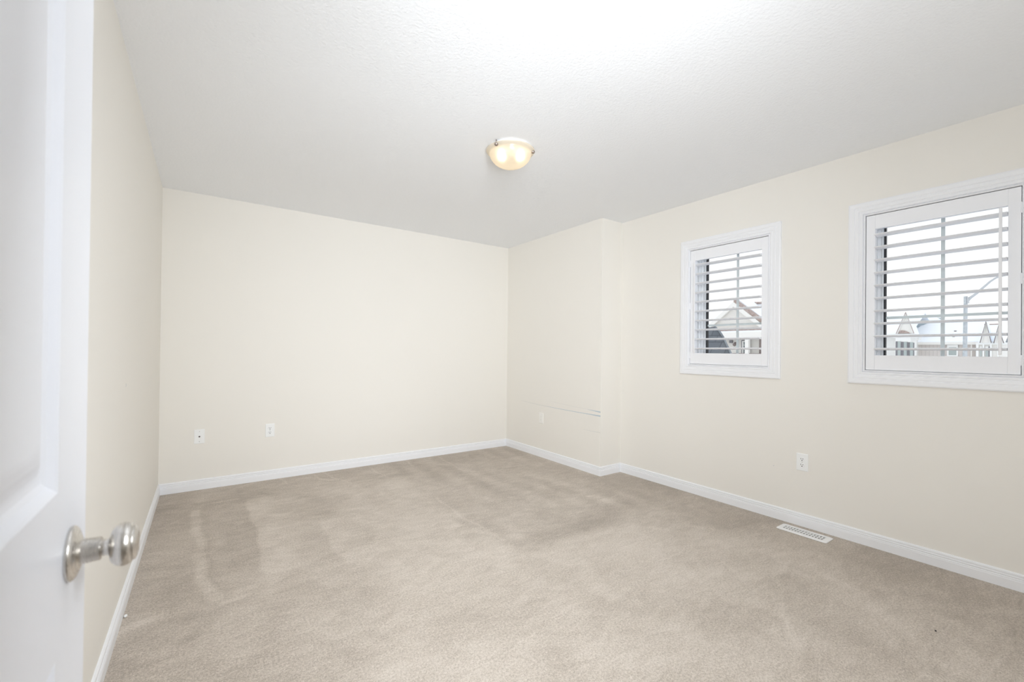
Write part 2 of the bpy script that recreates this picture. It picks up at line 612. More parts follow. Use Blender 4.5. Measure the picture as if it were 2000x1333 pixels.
def make_window(k, y0, y1, hinge_far, clabel, slabel):
    c = MB()
    frame_sweep(c, y0, y1, WZ0, WZ1, CAS)
    tr = struct(c.build('trim_%d' % k, M['trim']), clabel, 'window casing')
    # vinyl window set in the outer part of the opening
    root = struct(empty('window_%d' % k, (XR + .17, (y0 + y1) / 2, WZ0)), 'white vinyl window behind the ' + slabel, 'window')
    j = MB()      # jamb liner, stepped towards the glass
    frame_sweep(j, y0, y1, WZ0, WZ1, [(-.002, XR + .032), (.006, XR + .032), (.006, XR + WT), (-.002, XR + WT)])
    j.build('jamb_liner', M['vinyl'], root)
    f = MB()
    frame_sweep(f, y0 + .002, y1 - .002, WZ0 + .002, WZ1 + .032,
                [(0, XR + .085), (0, XR + .188), (-.046, XR + .188), (-.046, XR + .150), (-.040, XR + .150), (-.040, XR + .128),
                 (-.024, XR + .128), (-.024, XR + .112), (-.012, XR + .112), (-.012, XR + .085)])
    fr = f.build('window_frame', M['vinyl'], root)
    g = MB()
    frame_sweep(g, y0 + .042, y1 - .042, WZ0 + .042, WZ1 - .008,
                [(0, XR + .152), (0, XR + .160), (-.008, XR + .160), (-.008, XR + .152)])
    g.build('weather_strip', M['strip'], root)
    g = MB()
    frame_sweep(g, y0 + .044, y1 - .044, WZ0 + .044, WZ1 - .010,
                [(0, XR + .161), (0, XR + .186), (-.013, XR + .186), (-.013, XR + .161)])
    g.build('gasket', M['gasket'], root)
    MB().box((XR + .176, y0 + .046, WZ0 + .046), (XR + .180, y1 - .046, WZ1 - .012)).build('pane', M['glass'], root)
    yc = (y0 + y1) / 2
    gr = MB()
    gr.box((XR + .168, yc - .0085, WZ0 + .045), (XR + .1745, yc + .0085, WZ1 - .011))
    gr.box((XR + .1685, y0 + .045, 1.398), (XR + .174, y1 - .045, 1.414))
    gr.build('grille', M['grille'], root)
    # hinged louvred shutter in its own rebated frame
    sh = empty('window_shutter', (XR, yc, WZ0))
    tag(sh, slabel, 'shutter', 'louvred shutters')
    lf = MB()
    frame_sweep(lf, y0, y1, WZ0, WZ1, LFR)
    lf.build('shutter_frame', M['shutter'], sh)
    p0, p1 = y0 + .0025, y1 - .0025       # panel edges
    pz0, pz1 = WZ0 + .0025, WZ1 - .003
    ox0, ox1 = XR - .004, XR + .023
    oy0, oy1 = y0 + .047, y1 - .047
    oz0, oz1 = 1.170, 1.942
    MB().box((ox0, p0, pz0), (ox1, oy0, pz1)).build('stile', M['shutter'], sh, bevel=.0015)
    MB().box((ox0, oy1, pz0), (ox1, p1, pz1)).build('stile', M['shutter'], sh, bevel=.0015)
    MB().box((ox0 + .0006, oy0, pz0), (ox1, oy1, oz0)).build('rail', M['shutter'], sh, bevel=.0012)
    MB().box((ox0 + .0006, oy0, oz1), (ox1, oy1, pz1)).build('rail', M['shutter'], sh, bevel=.0012)
    cx = (ox0 + ox1) / 2
    n = 20
    for i in range(10):
        z = 1.2085 + i * (1.9035 - 1.2085) / 9
        tilt = math.radians(-2.0)
        sec = []
        for q in range(n):
            a = 2 * PI * q / n
            u, v = .0430 * math.cos(a), .0064 * math.sin(a) * (1 + .15 * abs(math.sin(a)))
            sec.append((u * math.cos(tilt) - v * math.sin(tilt), u * math.sin(tilt) + v * math.cos(tilt)))
        m = MB()
        m.rings([[(cx + u, yy, z + v) for u, v in sec] for yy in (oy0 + .0015, oy1 - .0015)])
        lv = m.build('louver', M['shutter'], sh, smooth=True)
    ry = (oy1 - .014) if hinge_far else (oy0 + .022)
    rod = MB()
    rod.box((cx - .0525, ry - .006, 1.180), (cx - .0435, ry + .006, 1.930))
    rod.build('tilt_rod', M['shutter'], sh, bevel=.002)
    hy = (y1 + .0005) if hinge_far else (y0 - .0005)
    for hz in (WZ0 + .075, (WZ0 + WZ1) / 2 + .01, WZ1 - .11):
        h = MB()
        h.lathe([(0, .0036), (.026, .0036), (.0265, .003), (.0275, .003), (.028, .0036), (.054, .0036)],
                (ox0 - .003, hy + (-.0022 if hinge_far else .0022), hz - .027), (0, 0, 1), 14)
        h.box((ox0 - .0012, hy - .005, hz - .026), (ox0 + .001, hy + .005, hz + .026))
        h.build('hinge', M['shutter'], sh, smooth=True)
    return sh


make_window(1, *WIN[1], True, 'white fluted casing around the far window',
            'white louvred shutter on the far window, gable outside')
make_window(2, *WIN[2], False, 'white fluted casing around the near window cut off by the right edge',
            'white louvred shutter on the near window, street lamp outside')


# ------------------------------------------------------------------ door
def make_door():
    fx, th = -0.126, .035
    yh, ye = YN + .012, 0.793
    z0, z1 = .012, 2.035
    root = struct(empty('door_1', (fx - th / 2, yh, z0)), 'white moulded panel door standing open at the left', 'door')
    yst0, yst1 = yh + .138, 0.657          # panel field outer limits
    panels = [(yst0, yst1, 1.018, z1 - .16), (yst0, yst1, z0 + .23, .838)]
    m = MB()
    bm = m.bm
    # face grid with rectangular holes for the moulded panels
    ys = [yh, yst0, yst1, ye]
    zs = [z0, panels[1][2], panels[1][3], panels[0][2], panels[0][3], z1]
    for side, x in ((1, fx), (-1, fx - th)):
        for i in range(3):
            for jj in range(5):
                if i == 1 and jj in (1, 3):
                    continue
                m.face([(x, ys[i], zs[jj]), (x, ys[i + 1], zs[jj]), (x, ys[i + 1], zs[jj + 1]), (x, ys[i], zs[jj + 1])])
        # moulding: (inset, depth)
        prof = [(0, 0), (.003, .0018), (.010, .0075), (.016, .0098), (.022, .0100), (.026, .0096), (.040, .0052), (.050, .0035), (.056, .0030)]
        for (a0, a1, b0, b1) in panels:
            rr = []
            for ins, dep in prof:
                xx = x - side * dep
                rr.append([(xx, a0 + ins, b0 + ins), (xx, a1 - ins, b0 + ins), (xx, a1 - ins, b1 - ins), (xx, a0 + ins, b1 - ins)])
            m.rings(rr, caps=False)
            m.face(rr[-1])
    m.face([(fx, yh, z0), (fx - th, yh, z0), (fx - th, yh, z1), (fx, yh, z1)])
    m.face([(fx, ye, z0), (fx - th, ye, z0), (fx - th, ye, z1), (fx, ye, z1)])
    m.face([(fx, yh, z0), (fx - th, yh, z0), (fx - th, ye, z0), (fx, ye, z0)])
    m.face([(fx, yh, z1), (fx - th, yh, z1), (fx - th, ye, z1), (fx, ye, z1)])
    slab = m.build('door_panel', M['door'], root)
    bv = slab.modifiers.new('bevel', 'BEVEL')
    bv.width = .0015
    bv.segments = 2
    bv.limit_method = 'ANGLE'
    bv.angle_limit = math.radians(60)
    # knob, rosette and shank turned about the x axis
    ky, kz = .712, .932
    k = MB()
    k.lathe([(0, .0), (0, .0305), (.0020, .0312), (.004, .0305), (.0065, .0265), (.0090, .0195), (.0102, .0160), (.0108, .0142),
             (.0200, .0136), (.0270, .0132), (.0275, .0)], (fx, ky, kz), (1, 0, 0), 64, caps=False)
    ros = k.build('rosette', M['nickel'], root, smooth=True)
    k = MB()
    pr = [(.0260, 0), (.0260, .0100), (.0290, .0096), (.0325, .0094), (.0345, .0104), (.0355, .0130)]
    for i in range(1, 13):
        a = PI * (0.18 + 0.50 * i / 12)
        pr.append((.0478 - .0148 * math.cos(a), .0256 * math.sin(a) ** .8))
    pr += [(.0560, .0218), (.0563, .0206), (.0570, .0204), (.0575, .0208), (.0590, .0198), (.0606, .0165), (.0616, .0115), (.0620, .005), (.0621, 0)]
    k.lathe(pr, (fx, ky, kz), (1, 0, 0), 64, caps=False)
    kb = k.build('door_knob', M['nickel'], root, smooth=True)
    # same furniture on the hidden side
    k = MB()
    k.lathe([(0, .0), (0, .0305), (.004, .0305), (.0125, .0185), (.0145, .0125), (.030, .012), (.0305, 0)], (fx - th, ky, kz), (-1, 0, 0), 40, caps=False)
    k.build('rosette', M['nickel'], root, smooth=True)
    # latch plate on the edge
    MB().box((fx - th / 2 - .0125, ye - .0004, kz - .028), (fx - th / 2 + .0125, ye + .0010, kz + .028)).build('latch_plate', M['nickel'], root)
    for hz in (.22, 1.02, 1.82):
        MB().lathe([(0, .006), (.088, .006)], (fx + .004, yh - .004, hz), (0, 0, 1), 16).build('door_hinge', M['nickel'], root, smooth=True)


make_door()


# ------------------------------------------------------------------ cover plates
def place(o_fn, loc, rz):
    pass


def to_wall(pts, loc, rz):
    c, s_ = math.cos(rz), math.sin(rz)
    return [(loc[0] + x * c - y * s_, loc[1] + x * s_ + y * c, loc[2] + z) for x, y, z in pts]


def plate_obj(name, loc, rz, label, cat, kind, group=None):
    """local frame: wall surface is y=0, room is -y, z up"""
    root = empty(name, loc, rz)
    tag(root, label, cat, group)
    bpy.context.view_layer.update()

    def fin(mb, nm, m, **kw):
        o = mb.build(nm, m, None, **kw)
        o.parent = root
        return o
    w2_, h2 = .0355, .0582
    rr = []
    for gx, y in ((0, 0), (0, -.0030), (.0012, -.0045), (.0035, -.0055)):
        rr.append([(-w2_ + gx, y, -h2 + gx), (w2_ - gx, y, -h2 + gx), (w2_ - gx, y, h2 - gx), (-w2_ + gx, y, h2 - gx)])
    fin(MB().rings(rr), 'cover_plate', M['plate_cream' if kind == 'decora' else 'plate'])
    if kind == 'duplex':
        for zc in (.0195, -.0195):
            n = 24
            sec = []
            for q in range(n):
                a = 2 * PI * q / n
                sec.append((max(-.0165, min(.0165, .0185 * math.cos(a))), .0140 * math.sin(a)))
            rc = MB().rings([[(x * s_, y, z * s_ + zc) for x, z in sec] for y, s_ in ((-.0054, 1), (-.0072, 1), (-.0078, .95))])
            r_ = fin(rc, 'receptacle', M['plate'])
            sl = MB()
            sl.box((-.0075, -.0084, zc + .0005), (-.0050, -.0074, zc + .0095))
            sl.box((.0050, -.0084, zc + .0015), (.0075, -.0074, zc + .0090))
            sl.lathe([(0, .0032), (.001, .0032)], (0, -.0084, zc - .0065), (0, 1, 0), 14)
            o = sl.build('slots', M['slot'], None)
            o.parent = r_
        fin(MB().lathe([(0, .0032), (.0012, .0024)], (0, -.0054, 0), (0, -1, 0), 14), 'screw', M['screw'])
    elif kind == 'decora':
        fin(MB().box((-.0168, -.0072, -.0335), (.0168, -.0050, .0335)), 'receptacle', M['plate_cream'], bevel=.001)
        for zc in (.019, -.019):
            s2 = MB()
            s2.box((-.0075, -.0078, zc), (-.0055, -.0070, zc + .008))
            s2.box((.0055, -.0078, zc), (.0075, -.0070, zc + .008))
            s2.lathe([(0, .0026), (.0008, .0026)], (0, -.0078, zc - .006), (0, 1, 0), 12)
            fin(s2, 'slots', M['screw'])
    else:
        fin(MB().lathe([(0, .0064), (.002, .0064), (.0022, .0048), (.010, .0046), (.010, 0)], (0, -.0052, 0), (0, -1, 0), 6), 'coax_jack', M['jack'])
        for zc in (.0415, -.0415):
            fin(MB().lathe([(0, .0034), (.0012, .0026)], (0, -.0054, zc), (0, -1, 0), 14), 'screw', M['screw'])
    return root


plate_obj('coax_plate', (-.0275, YB, .4375), 0, 'white cover plate with a small coax jack, leftmost on the far wall', 'cover plate', 'coax')
plate_obj('wall_outlet', (.4835, YB, .4385), 0, 'white double outlet on the far wall, right of the coax plate', 'outlet', 'duplex', 'double outlets')
plate_obj('wall_outlet', (XR, 1.2635, .4335), -PI / 2, 'white double outlet on the right wall below and between the windows', 'outlet', 'duplex', 'double outlets')
plate_obj('wall_outlet', (XB, 3.728, .4280), -PI / 2, 'small faint white outlet on the boxed-out corner wall below the scuff line', 'outlet', 'decora', 'double outlets')


# ------------------------------------------------------------------ floor register
def make_vent():
    cx, cy = 3.209, 1.204
    hx, hy = .0615, .146
    root = empty('floor_register', (cx, cy, .002))
    tag(root, 'white metal floor vent in the carpet along the right wall', 'floor vent')
    f = MB()
    ix, iy = .030, .118
    out = []
    z = .0065
    for a, b_, zz in ((hx, hy, .001), (hx, hy, .003), (hx - .006, hy - .006, z)):
        c = .010
        out.append([(cx + sx * (a - (c if e else 0)), cy + sy * (b_ - (0 if e else c)), zz)
                    for sx, sy, e in ((1, 1, 0), (1, 1, 1), (-1, 1, 1), (-1, 1, 0), (-1, -1, 0), (-1, -1, 1), (1, -1, 1), (1, -1, 0))])
    f.rings(out, caps=False)
    o1 = out[-1]
    inn = [(cx + sx * ix, cy + sy * iy, z) for sx, sy in ((1, 1), (1, 1), (-1, 1), (-1, 1), (-1, -1), (-1, -1), (1, -1), (1, -1))]
    for i in range(8):
        k = (i + 1) % 8
        p = [o1[i], o1[k], inn[k]] if inn[i] == inn[k] else [o1[i], o1[k], inn[k], inn[i]]
        f.face(p)
    f.build('vent_frame', M['vent'], root)
    b = MB()
    b.box((cx - ix, cy - iy, .0012), (cx + ix, cy + iy, .0016))
    b.build('vent_duct', M['dark'], root)
    g = MB()
    n = 14
    for rxx in (-1, 0, 1):
        g.box((cx + rxx * ix - .0022, cy - iy, .0030), (cx + rxx * ix + .0022, cy + iy, z))
    for i in range(n + 1):
        y = cy - iy + 2 * iy * i / n
        g.box((cx - ix, y - .0034, .0034), (cx + ix, y + .0034, z - .0002))
    for i in range(n):      # the slanting fins in every slot
        y = cy - iy + 2 * iy * (i + .5) / n
        for s_ in (-1, 1):
            x0 = cx + (-ix if s_ < 0 else 0) + .004
            x1 = x0 + ix - .008
            g.prism([(x0, y - .0056, .0022), (x1, y - .0046 + .004, .0022), (x1, y - .0034 + .004, .0058), (x0, y - .0042, .0058)], (0, .0012, 0))
    g.build('vent_grille', M['vent'], root)
    MB().box((cx - .001, cy + iy * .93, z - .001), (cx + .006, cy + iy * .93 + .003, z + .004)).build('vent_lever', M['strip'], root)


make_vent()


# ------------------------------------------------------------------ ceiling light
def make_ceiling_light():
    lx, ly = 1.545, 2.218
    root = empty('ceiling_light', (lx, ly, H))
    tag(root, 'round frosted glass bowl light glowing warm on the ceiling', 'ceiling light')
    white = mat('white_enamel_pan', (0.9, 0.92, 0.95), 0.4)
    MB().lathe([(0, 0), (0, .124), (.003, .129), (.010, .129), (.013, .125), (.013, .0)], (lx, ly, H), (0, 0, -1), 64, caps=False).build(
        'ceiling_pan', white, root, smooth=True)
    gm = bpy.data.materials.new('frosted_alabaster_glass')
    gm.use_nodes = True
    n, l = gm.node_tree.nodes, gm.node_tree.links
    n.clear()
    o = n.new('ShaderNodeOutputMaterial')
    tr = n.new('ShaderNodeBsdfTranslucent')
    tr.inputs['Color'].default_value = (0.93, 0.86, 0.74, 1)
    df = n.new('ShaderNodeBsdfDiffuse')
    df.inputs['Color'].default_value = (0.80, 0.74, 0.64, 1)
    gl = n.new('ShaderNodeBsdfGlossy')
    gl.inputs['Roughness'].default_value = 0.25
    gl.inputs['Color'].default_value = (0.9, 0.9, 0.9, 1)
    m1 = n.new('ShaderNodeMixShader')
    m1.inputs[0].default_value = 0.30
    rf = n.new('ShaderNodeBsdfRefraction')
    rf.inputs['IOR'].default_value = 1.25
    rf.inputs['Roughness'].default_value = 0.60
    rf.inputs['Color'].default_value = (0.97, 0.91, 0.80, 1)
    m3 = n.new('ShaderNodeMixShader')
    m3.inputs[0].default_value = 0.30
    m2 = n.new('ShaderNodeMixShader')
    m2.inputs[0].default_value = 0.05
    l.new(tr.outputs[0], m1.inputs[1])
    l.new(df.outputs[0], m1.inputs[2])
    l.new(m1.outputs[0], m3.inputs[1])
    l.new(rf.outputs[0], m3.inputs[2])
    l.new(m3.outputs[0], m2.inputs[1])
    l.new(gl.outputs[0], m2.inputs[2])
    l.new(m2.outputs[0], o.inputs['Surface'])
    # the bowl: flared rim, shoulder, then a dome; a single skin of frosted glass
    prof = [(.017, .1500), (.019, .1510), (.022, .1490), (.026, .1420), (.031, .1345), (.0350, .1310)]
    for i in range(1, 15):
        a = PI / 2 * i / 14
        prof.append((.035 + .086 * math.sin(a) ** 1.15, .131 * math.cos(a) ** .92))
    MB().lathe(prof, (lx, ly, H), (0, 0, -1), 72, caps=False).build('glass_bowl', gm, root, smooth=True, angle=180)
    em = bpy.data.materials.new('lit_bulb')
    em.use_nodes = True
    n, l = em.node_tree.nodes, em.node_tree.links
    n.clear()
    o = n.new('ShaderNodeOutputMaterial')
    e = n.new('ShaderNodeEmission')
    e.inputs['Color'].default_value = (1.0, 0.86, 0.66, 1)
    e.inputs['Strength'].default_value = 8.0
    l.new(e.outputs[0], o.inputs['Surface'])
    for k in (-1, 1):
        dx, dy = .816 * .05 * k + .004, -.578 * .05 * k
        c = (lx + dx, ly + dy, H - .014)
        pr = [(0, .010), (.008, .012), (.014, .019), (.026, .0235), (.038, .020), (.044, .012), (.0465, .0)]
        MB().lathe(pr, c, (0, 0, -1), 24, caps=False).build('bulb', em, root, smooth=True)
    for ang in (math.radians(198), math.radians(198 + 120), math.radians(198 - 120)):
        px, py = lx + .141 * math.cos(ang), ly + .141 * math.sin(ang)
        c = MB()
        c.lathe([(0, .0035), (.022, .0035), (.023, .0100), (.027, .0125), (.032, .0120), (.036, .0085), (.038, .0)],
                (px, py, H), (0, 0, -1), 20, caps=False)
        c.build('clip_knob', M['clip'], root, smooth=True)


make_ceiling_light()


# ------------------------------------------------------------------ marks on the walls, scrap on the carpet
def strip_mark(parent, pts, widths, m, wall='x'):
    """a smear a few tenths of a millimetre thick on the boxed-out wall"""
    mb = MB()
    n = len(pts)
    rr = []
    for i in range(n):
        y, z = pts[i]
        hw_ = widths[i] / 2
        rr.append([(XB - .0002, y, z - hw_), (XB - .0006, y, z - hw_ * .6), (XB - .0006, y, z + hw_ * .6), (XB - .0002, y, z + hw_)])
    mb.rings(rr)
    return mb.build('scuff_mark', m, parent)


strip_mark(wc, [(4.12, .586), (3.95, .578), (3.807, .572), (3.60, .5685)], [.0015, .003, .0035, .004], M['scuff_pale'])
strip_mark(wc, [(3.70, .5705), (3.488, .5662), (3.181, .5638), (3.0, .5640), (2.92, .5640), (2.8515, .5640)],
           [.0018, .0035, .0045, .006, .009, .012], M['scuff'])
strip_mark(wc, [(3.02, .606), (2.93, .6040), (2.8515, .6010)], [.001, .006, .012], M['scuff'])
strip_mark(wc, [(3.6, .632), (3.41, .622), (3.2, .613), (3.0, .611), (2.86, .612)], [.001, .002, .002, .002, .001], M['scuff_pale'])
strip_mark(wc, [(3.10, .404), (3.0, .4055), (2.8515, .408)], [.0012, .003, .0045], M['scuff_pale'])


def dot(parent, c, n, r, m, name='nail_hole'):
    MB().lathe([(0, r), (.0012, r * .8)], c, n, 10).build(name, m, parent)


dot(wr, (XR, 1.446, .370), (-1, 0, 0), .0045, M['scuff_pale'], 'wall_nick')
dot(wl_, (XL, 2.60, 1.00), (1, 0, 0), .009, M['scuff_pale'], 'wall_nick')
dot(wl_, (XL, 1.42, .905), (1, 0, 0), .006, M['scuff_pale'], 'wall_nick')
sc = MB()
sc.rings([[(XL + .022 + r * math.cos(a * PI / 4), 2.50 + 1.7 * r * math.sin(a * PI / 4), z) for a in range(8)]
          for r, z in ((.004, .002), (.0065, .005), (.005, .009))])
tag(sc.build('paint_chip', M['plate']), 'tiny white paint chip on the carpet at the left baseboard', 'paint chip')
sc = MB()
sc.rings([[(2.548 + r * math.cos(a * PI / 4), .458 + r * math.sin(a * PI / 4), z) for a in range(8)]
          for r, z in ((.003, .001), (.0035, .003), (.002, .005))])
tag(sc.build('lint_speck', M['slot']), 'tiny dark speck on the open carpet near the right edge', 'lint speck')

# ------------------------------------------------------------------ outside: overcast snowy street, one storey below
X_ = {}
X_['snow'] = mat('fresh_snow', (0.90, 0.93, 0.97), 0.7)
X_['shingle'] = vary(mat('dark_grey_shingle', (0.12, 0.13, 0.15), 0.9), (0.17, 0.19, 0.21), (0.27, 0.30, 0.33), 3.0, 4)
X_['shingle_far'] = vary(mat('blue_grey_shingle', (0.4, 0.45, 0.5), 0.9), (0.36, 0.43, 0.47), (0.52, 0.58, 0.62), 1.4, 4)
X_['brown'] = vary(mat('brown_shingle', (0.3, 0.22, 0.19), 0.9), (0.33, 0.25, 0.22), (0.50, 0.41, 0.38), 5.0, 3)
X_['fascia'] = mat('cream_fascia', (0.83, 0.81, 0.77), 0.5)
X_['white'] = mat('white_outdoor_trim', (0.88, 0.88, 0.86), 0.5)
X_['win'] = mat('dark_window', (0.13, 0.17, 0.19), 0.15)
X_['winpale'] = mat('pale_window', (0.42, 0.47, 0.46), 0.15)
X_['shutter'] = mat('grey_brown_shutter', (0.20, 0.195, 0.21), 0.6)
X_['pole'] = vary(mat('grey_concrete', (0.6, 0.63, 0.65), 0.8), (0.44, 0.475, 0.50), (0.56, 0.59, 0.615), 6.0, 3)
X_['metal'] = mat('galvanised_steel', (0.52, 0.54, 0.56), 0.4, 0.2)
X_['brownmetal'] = mat('brown_metal', (0.2, 0.16, 0.15), 0.5)


def siding(name, col, pitch=.11, vertical=False):
    m = mat(name, col, 0.6)
    n, l = m.node_tree.nodes, m.node_tree.links
    t = n.new('ShaderNodeTexCoord')
    s_ = n.new('ShaderNodeSeparateXYZ')
    l.new(t.outputs['Object'], s_.inputs[0])
    d = n.new('ShaderNodeMath')
    d.operation = 'DIVIDE'
    d.inputs[1].default_value = pitch
    l.new(s_.outputs['Y' if vertical else 'Z'], d.inputs[0])
    f = n.new('ShaderNodeMath')
    f.operation = 'FRACT'
    l.new(d.outputs[0], f.inputs[0])
    r = n.new('ShaderNodeValToRGB')
    r.color_ramp.elements[0].position = 0.80
    r.color_ramp.elements[0].color = (*col, 1)
    r.color_ramp.elements[1].position = 0.97
    r.color_ramp.elements[1].color = (*[c * .80 for c in col], 1)
    l.new(f.outputs[0], r.inputs[0])
    l.new(r.outputs[0], n['Principled BSDF'].inputs['Base Color'])
    bp = n.new('ShaderNodeBump')
    bp.inputs['Strength'].default_value = .5
    bp.inputs['Distance'].default_value = .015
    l.new(f.outputs[0], bp.inputs['Height'])
    l.new(bp.outputs[0], n['Principled BSDF'].inputs['Normal'])
    return m


X_['sidA'] = siding('cream_clapboard', (0.76, 0.735, 0.69), .12)
X_['sidB'] = siding('pale_clapboard', (0.78, 0.77, 0.745), .17)
X_['sidC'] = siding('beige_board_siding', (0.66, 0.61, 0.58), .35, True)

g = MB()
g.box((XR + WT + .4, -60, GZ - .2), (160, 90, GZ))
struct(g.build('ground', X_['snow']), 'snow covered ground outside', 'ground')


def px(mb, x, yz, dx):
    """outline in a plane facing the street, pushed back by dx"""
    return mb.prism([(x, y, z) for y, z in yz], (dx, 0, 0))


# --- house A: cream gable across the street seen through the far window
def house_a():
    X = 35.0
    root = empty('gable_house', (X + 4, 18.1, GZ))
    tag(root, 'cream clapboard house with a white trimmed gable, seen through the far window', 'house')
    yp, zp = 18.2, 5.30
    yl, yr, ze = 20.9, 15.5, 3.02
    MB().box((X + .15, yr + .2, GZ), (X + 9, yl - .2, 2.9)).build('wall', X_['sidA'], root)
    px(MB(), X, [(yl - .25, 2.95), (yr + .25, 2.95), (yp, zp - .20)], .3).build('gable', X_['sidA'], root)
    # fascia boards along both rakes, and a crown board
    def rake(a, b, w_, x0, dx, m, nm):
        (ya, za), (yb, zb) = a, b
        d = Vector((yb - ya, zb - za)).normalized()
        nn = Vector((d.y, -d.x))
        if nn.y > 0:
            nn = -nn
        px(MB(), x0, [(ya, za), (yb, zb), (yb + nn.x * w_, zb + nn.y * w_), (ya, za - w_ / abs(d.x))], dx).build(nm, m, root)
    rake((yp, zp), (yl, ze - .02), .30, X - .25, .22, X_['fascia'], 'rake_board')
    rake((yp, zp), (yr, ze - .02), .30, X - .25, .22, X_['fascia'], 'rake_board')
    # roof: brown shingle with snow lying on it, right slope runs back from the rake
    for (ya, yb) in ((yp, yl + .15), (yp, yr - .15)):
        th_ = .08 if yb > yp else .26
        MB().prism([(X - .20, ya, zp - .02), (X - .20, yb, ze - .10), (X - .20, yb, ze + th_ - .10), (X - .20, ya, zp + th_ - .04)], (9, 0, 0)).build('roof', X_['snow' if yb > yp else 'brown'], root)
    MB().prism([(X + .30, yp - .10, zp + .06), (X + .45, yr - .1, ze + .08), (X + .45, yr - .1, ze + .22), (X + .30, yp - .10, zp + .25)], (8.2, 0, 0)).build('roof_snow', X_['snow'], root)
    # hip roof of the wing behind, snow with a brown ridge line
    MB().prism([(X + 3.0, yp - .2, zp + .10), (X + 3.0, 11.5, zp - .15), (X + 1.2, 11.5, 3.0), (X + 1.2, yr - .3, 3.0)], (.2, 0, .0)).build('roof_snow', X_['snow'], root)
    MB().tube([(X + 2.9, yp + 1.3, zp + .17), (X + 2.9, 16.0, zp + .04), (X + 2.9, 11.5, zp - .10)], .09, 8).build('ridge_cap', X_['brown'], root)
    # pent roof band under the gable, with snow and a cream gutter
    MB().prism([(X - .35, yr, 2.93), (X - .35, yl, 2.93), (X + .05, yl, 3.12), (X + .05, yr, 3.12)], (0, 0, .06)).build('pent_roof', X_['brown'], root)
    MB().prism([(X - .55, yr, 2.80), (X - .55, yl - 1.3, 2.80), (X - .25, yl - 1.5, 2.93), (X - .25, yr, 2.93)], (0, 0, .06)).build('pent_snow', X_['snow'], root)
    MB().box((X - .60, yr, 2.36), (X - .10, yl, 2.80)).build('porch_beam', X_['fascia'], root)
    MB().box((X - .60, 16.80, GZ), (X - .30, 17.08, 2.36)).build('porch_post', X_['fascia'], root)
    MB().box((X - .60, 18.95, GZ), (X - .30, 19.2, 2.36)).build('porch_post', X_['fascia'], root)
    fr = MB()
    for a in ((X + .02, 17.02, .7, 17.10, 2.2), (X + .02, 17.60, .7, 17.66, 2.2), (X + .02, 17.02, 2.12, 17.66, 2.20), (X + .02, 17.02, .7, 17.66, .78)):
        fr.box((a[0], a[1], a[2]), (a[0] + .12, a[3], a[4]))
    wf = fr.build('window', X_['shutter'], root)
    MB().box((X + .08, 17.10, .78), (X + .14, 17.60, 2.12)).build('pane', X_['win'], wf)
    mu = MB()
    for y in (17.23, 17.37, 17.50):
        mu.box((X + .04, y - .012, .78), (X + .07, y + .012, 2.12))
    for z in (1.10, 1.45, 1.80):
        mu.box((X + .04, 17.10, z - .012), (X + .07, 17.60, z + .012))
    mu.box((X + .03, 17.54, .78), (X + .08, 17.60, 2.12))
    mu.box((X + .03, 17.10, 2.06), (X + .08, 17.60, 2.12))
    mu.build('glazing_bar', X_['white'], wf)
    b = MB()      # round lamp on a bracket beside the window
    b.lathe([(0, 0), (.01, .06), (.10, .135), (.20, .12), (.27, .04), (.275, 0)], (X - .15, 18.12, 1.98), (0, 0, -1), 20, caps=False)
    b.box((X - .17, 18.10, 1.9), (X + .16, 18.14, 2.05))
    b.build('wall_lantern', X_['brownmetal'], root, smooth=True)
    MB().box((X + .02, 18.40, 1.98), (X + .16, 18.65, 2.20)).build('vent_cover', X_['shutter'], root)
    MB().box((X - .32, 16.02, GZ), (X - .2, 16.14, 2.36)).build('downspout', X_['brownmetal'], root)
    rl = MB()
    rl.box((X - .5, 15.5, 1.10), (X - .44, 18.1, 1.16))
    rl.box((X - .5, 15.5, .35), (X - .44, 18.1, .41))
    for i in range(20):
        rl.box((X - .49, 15.55 + i * .13, .35), (X - .45, 15.585 + i * .13, 1.12))
    rl.build('balcony_railing', X_['brownmetal'], root)


house_a()


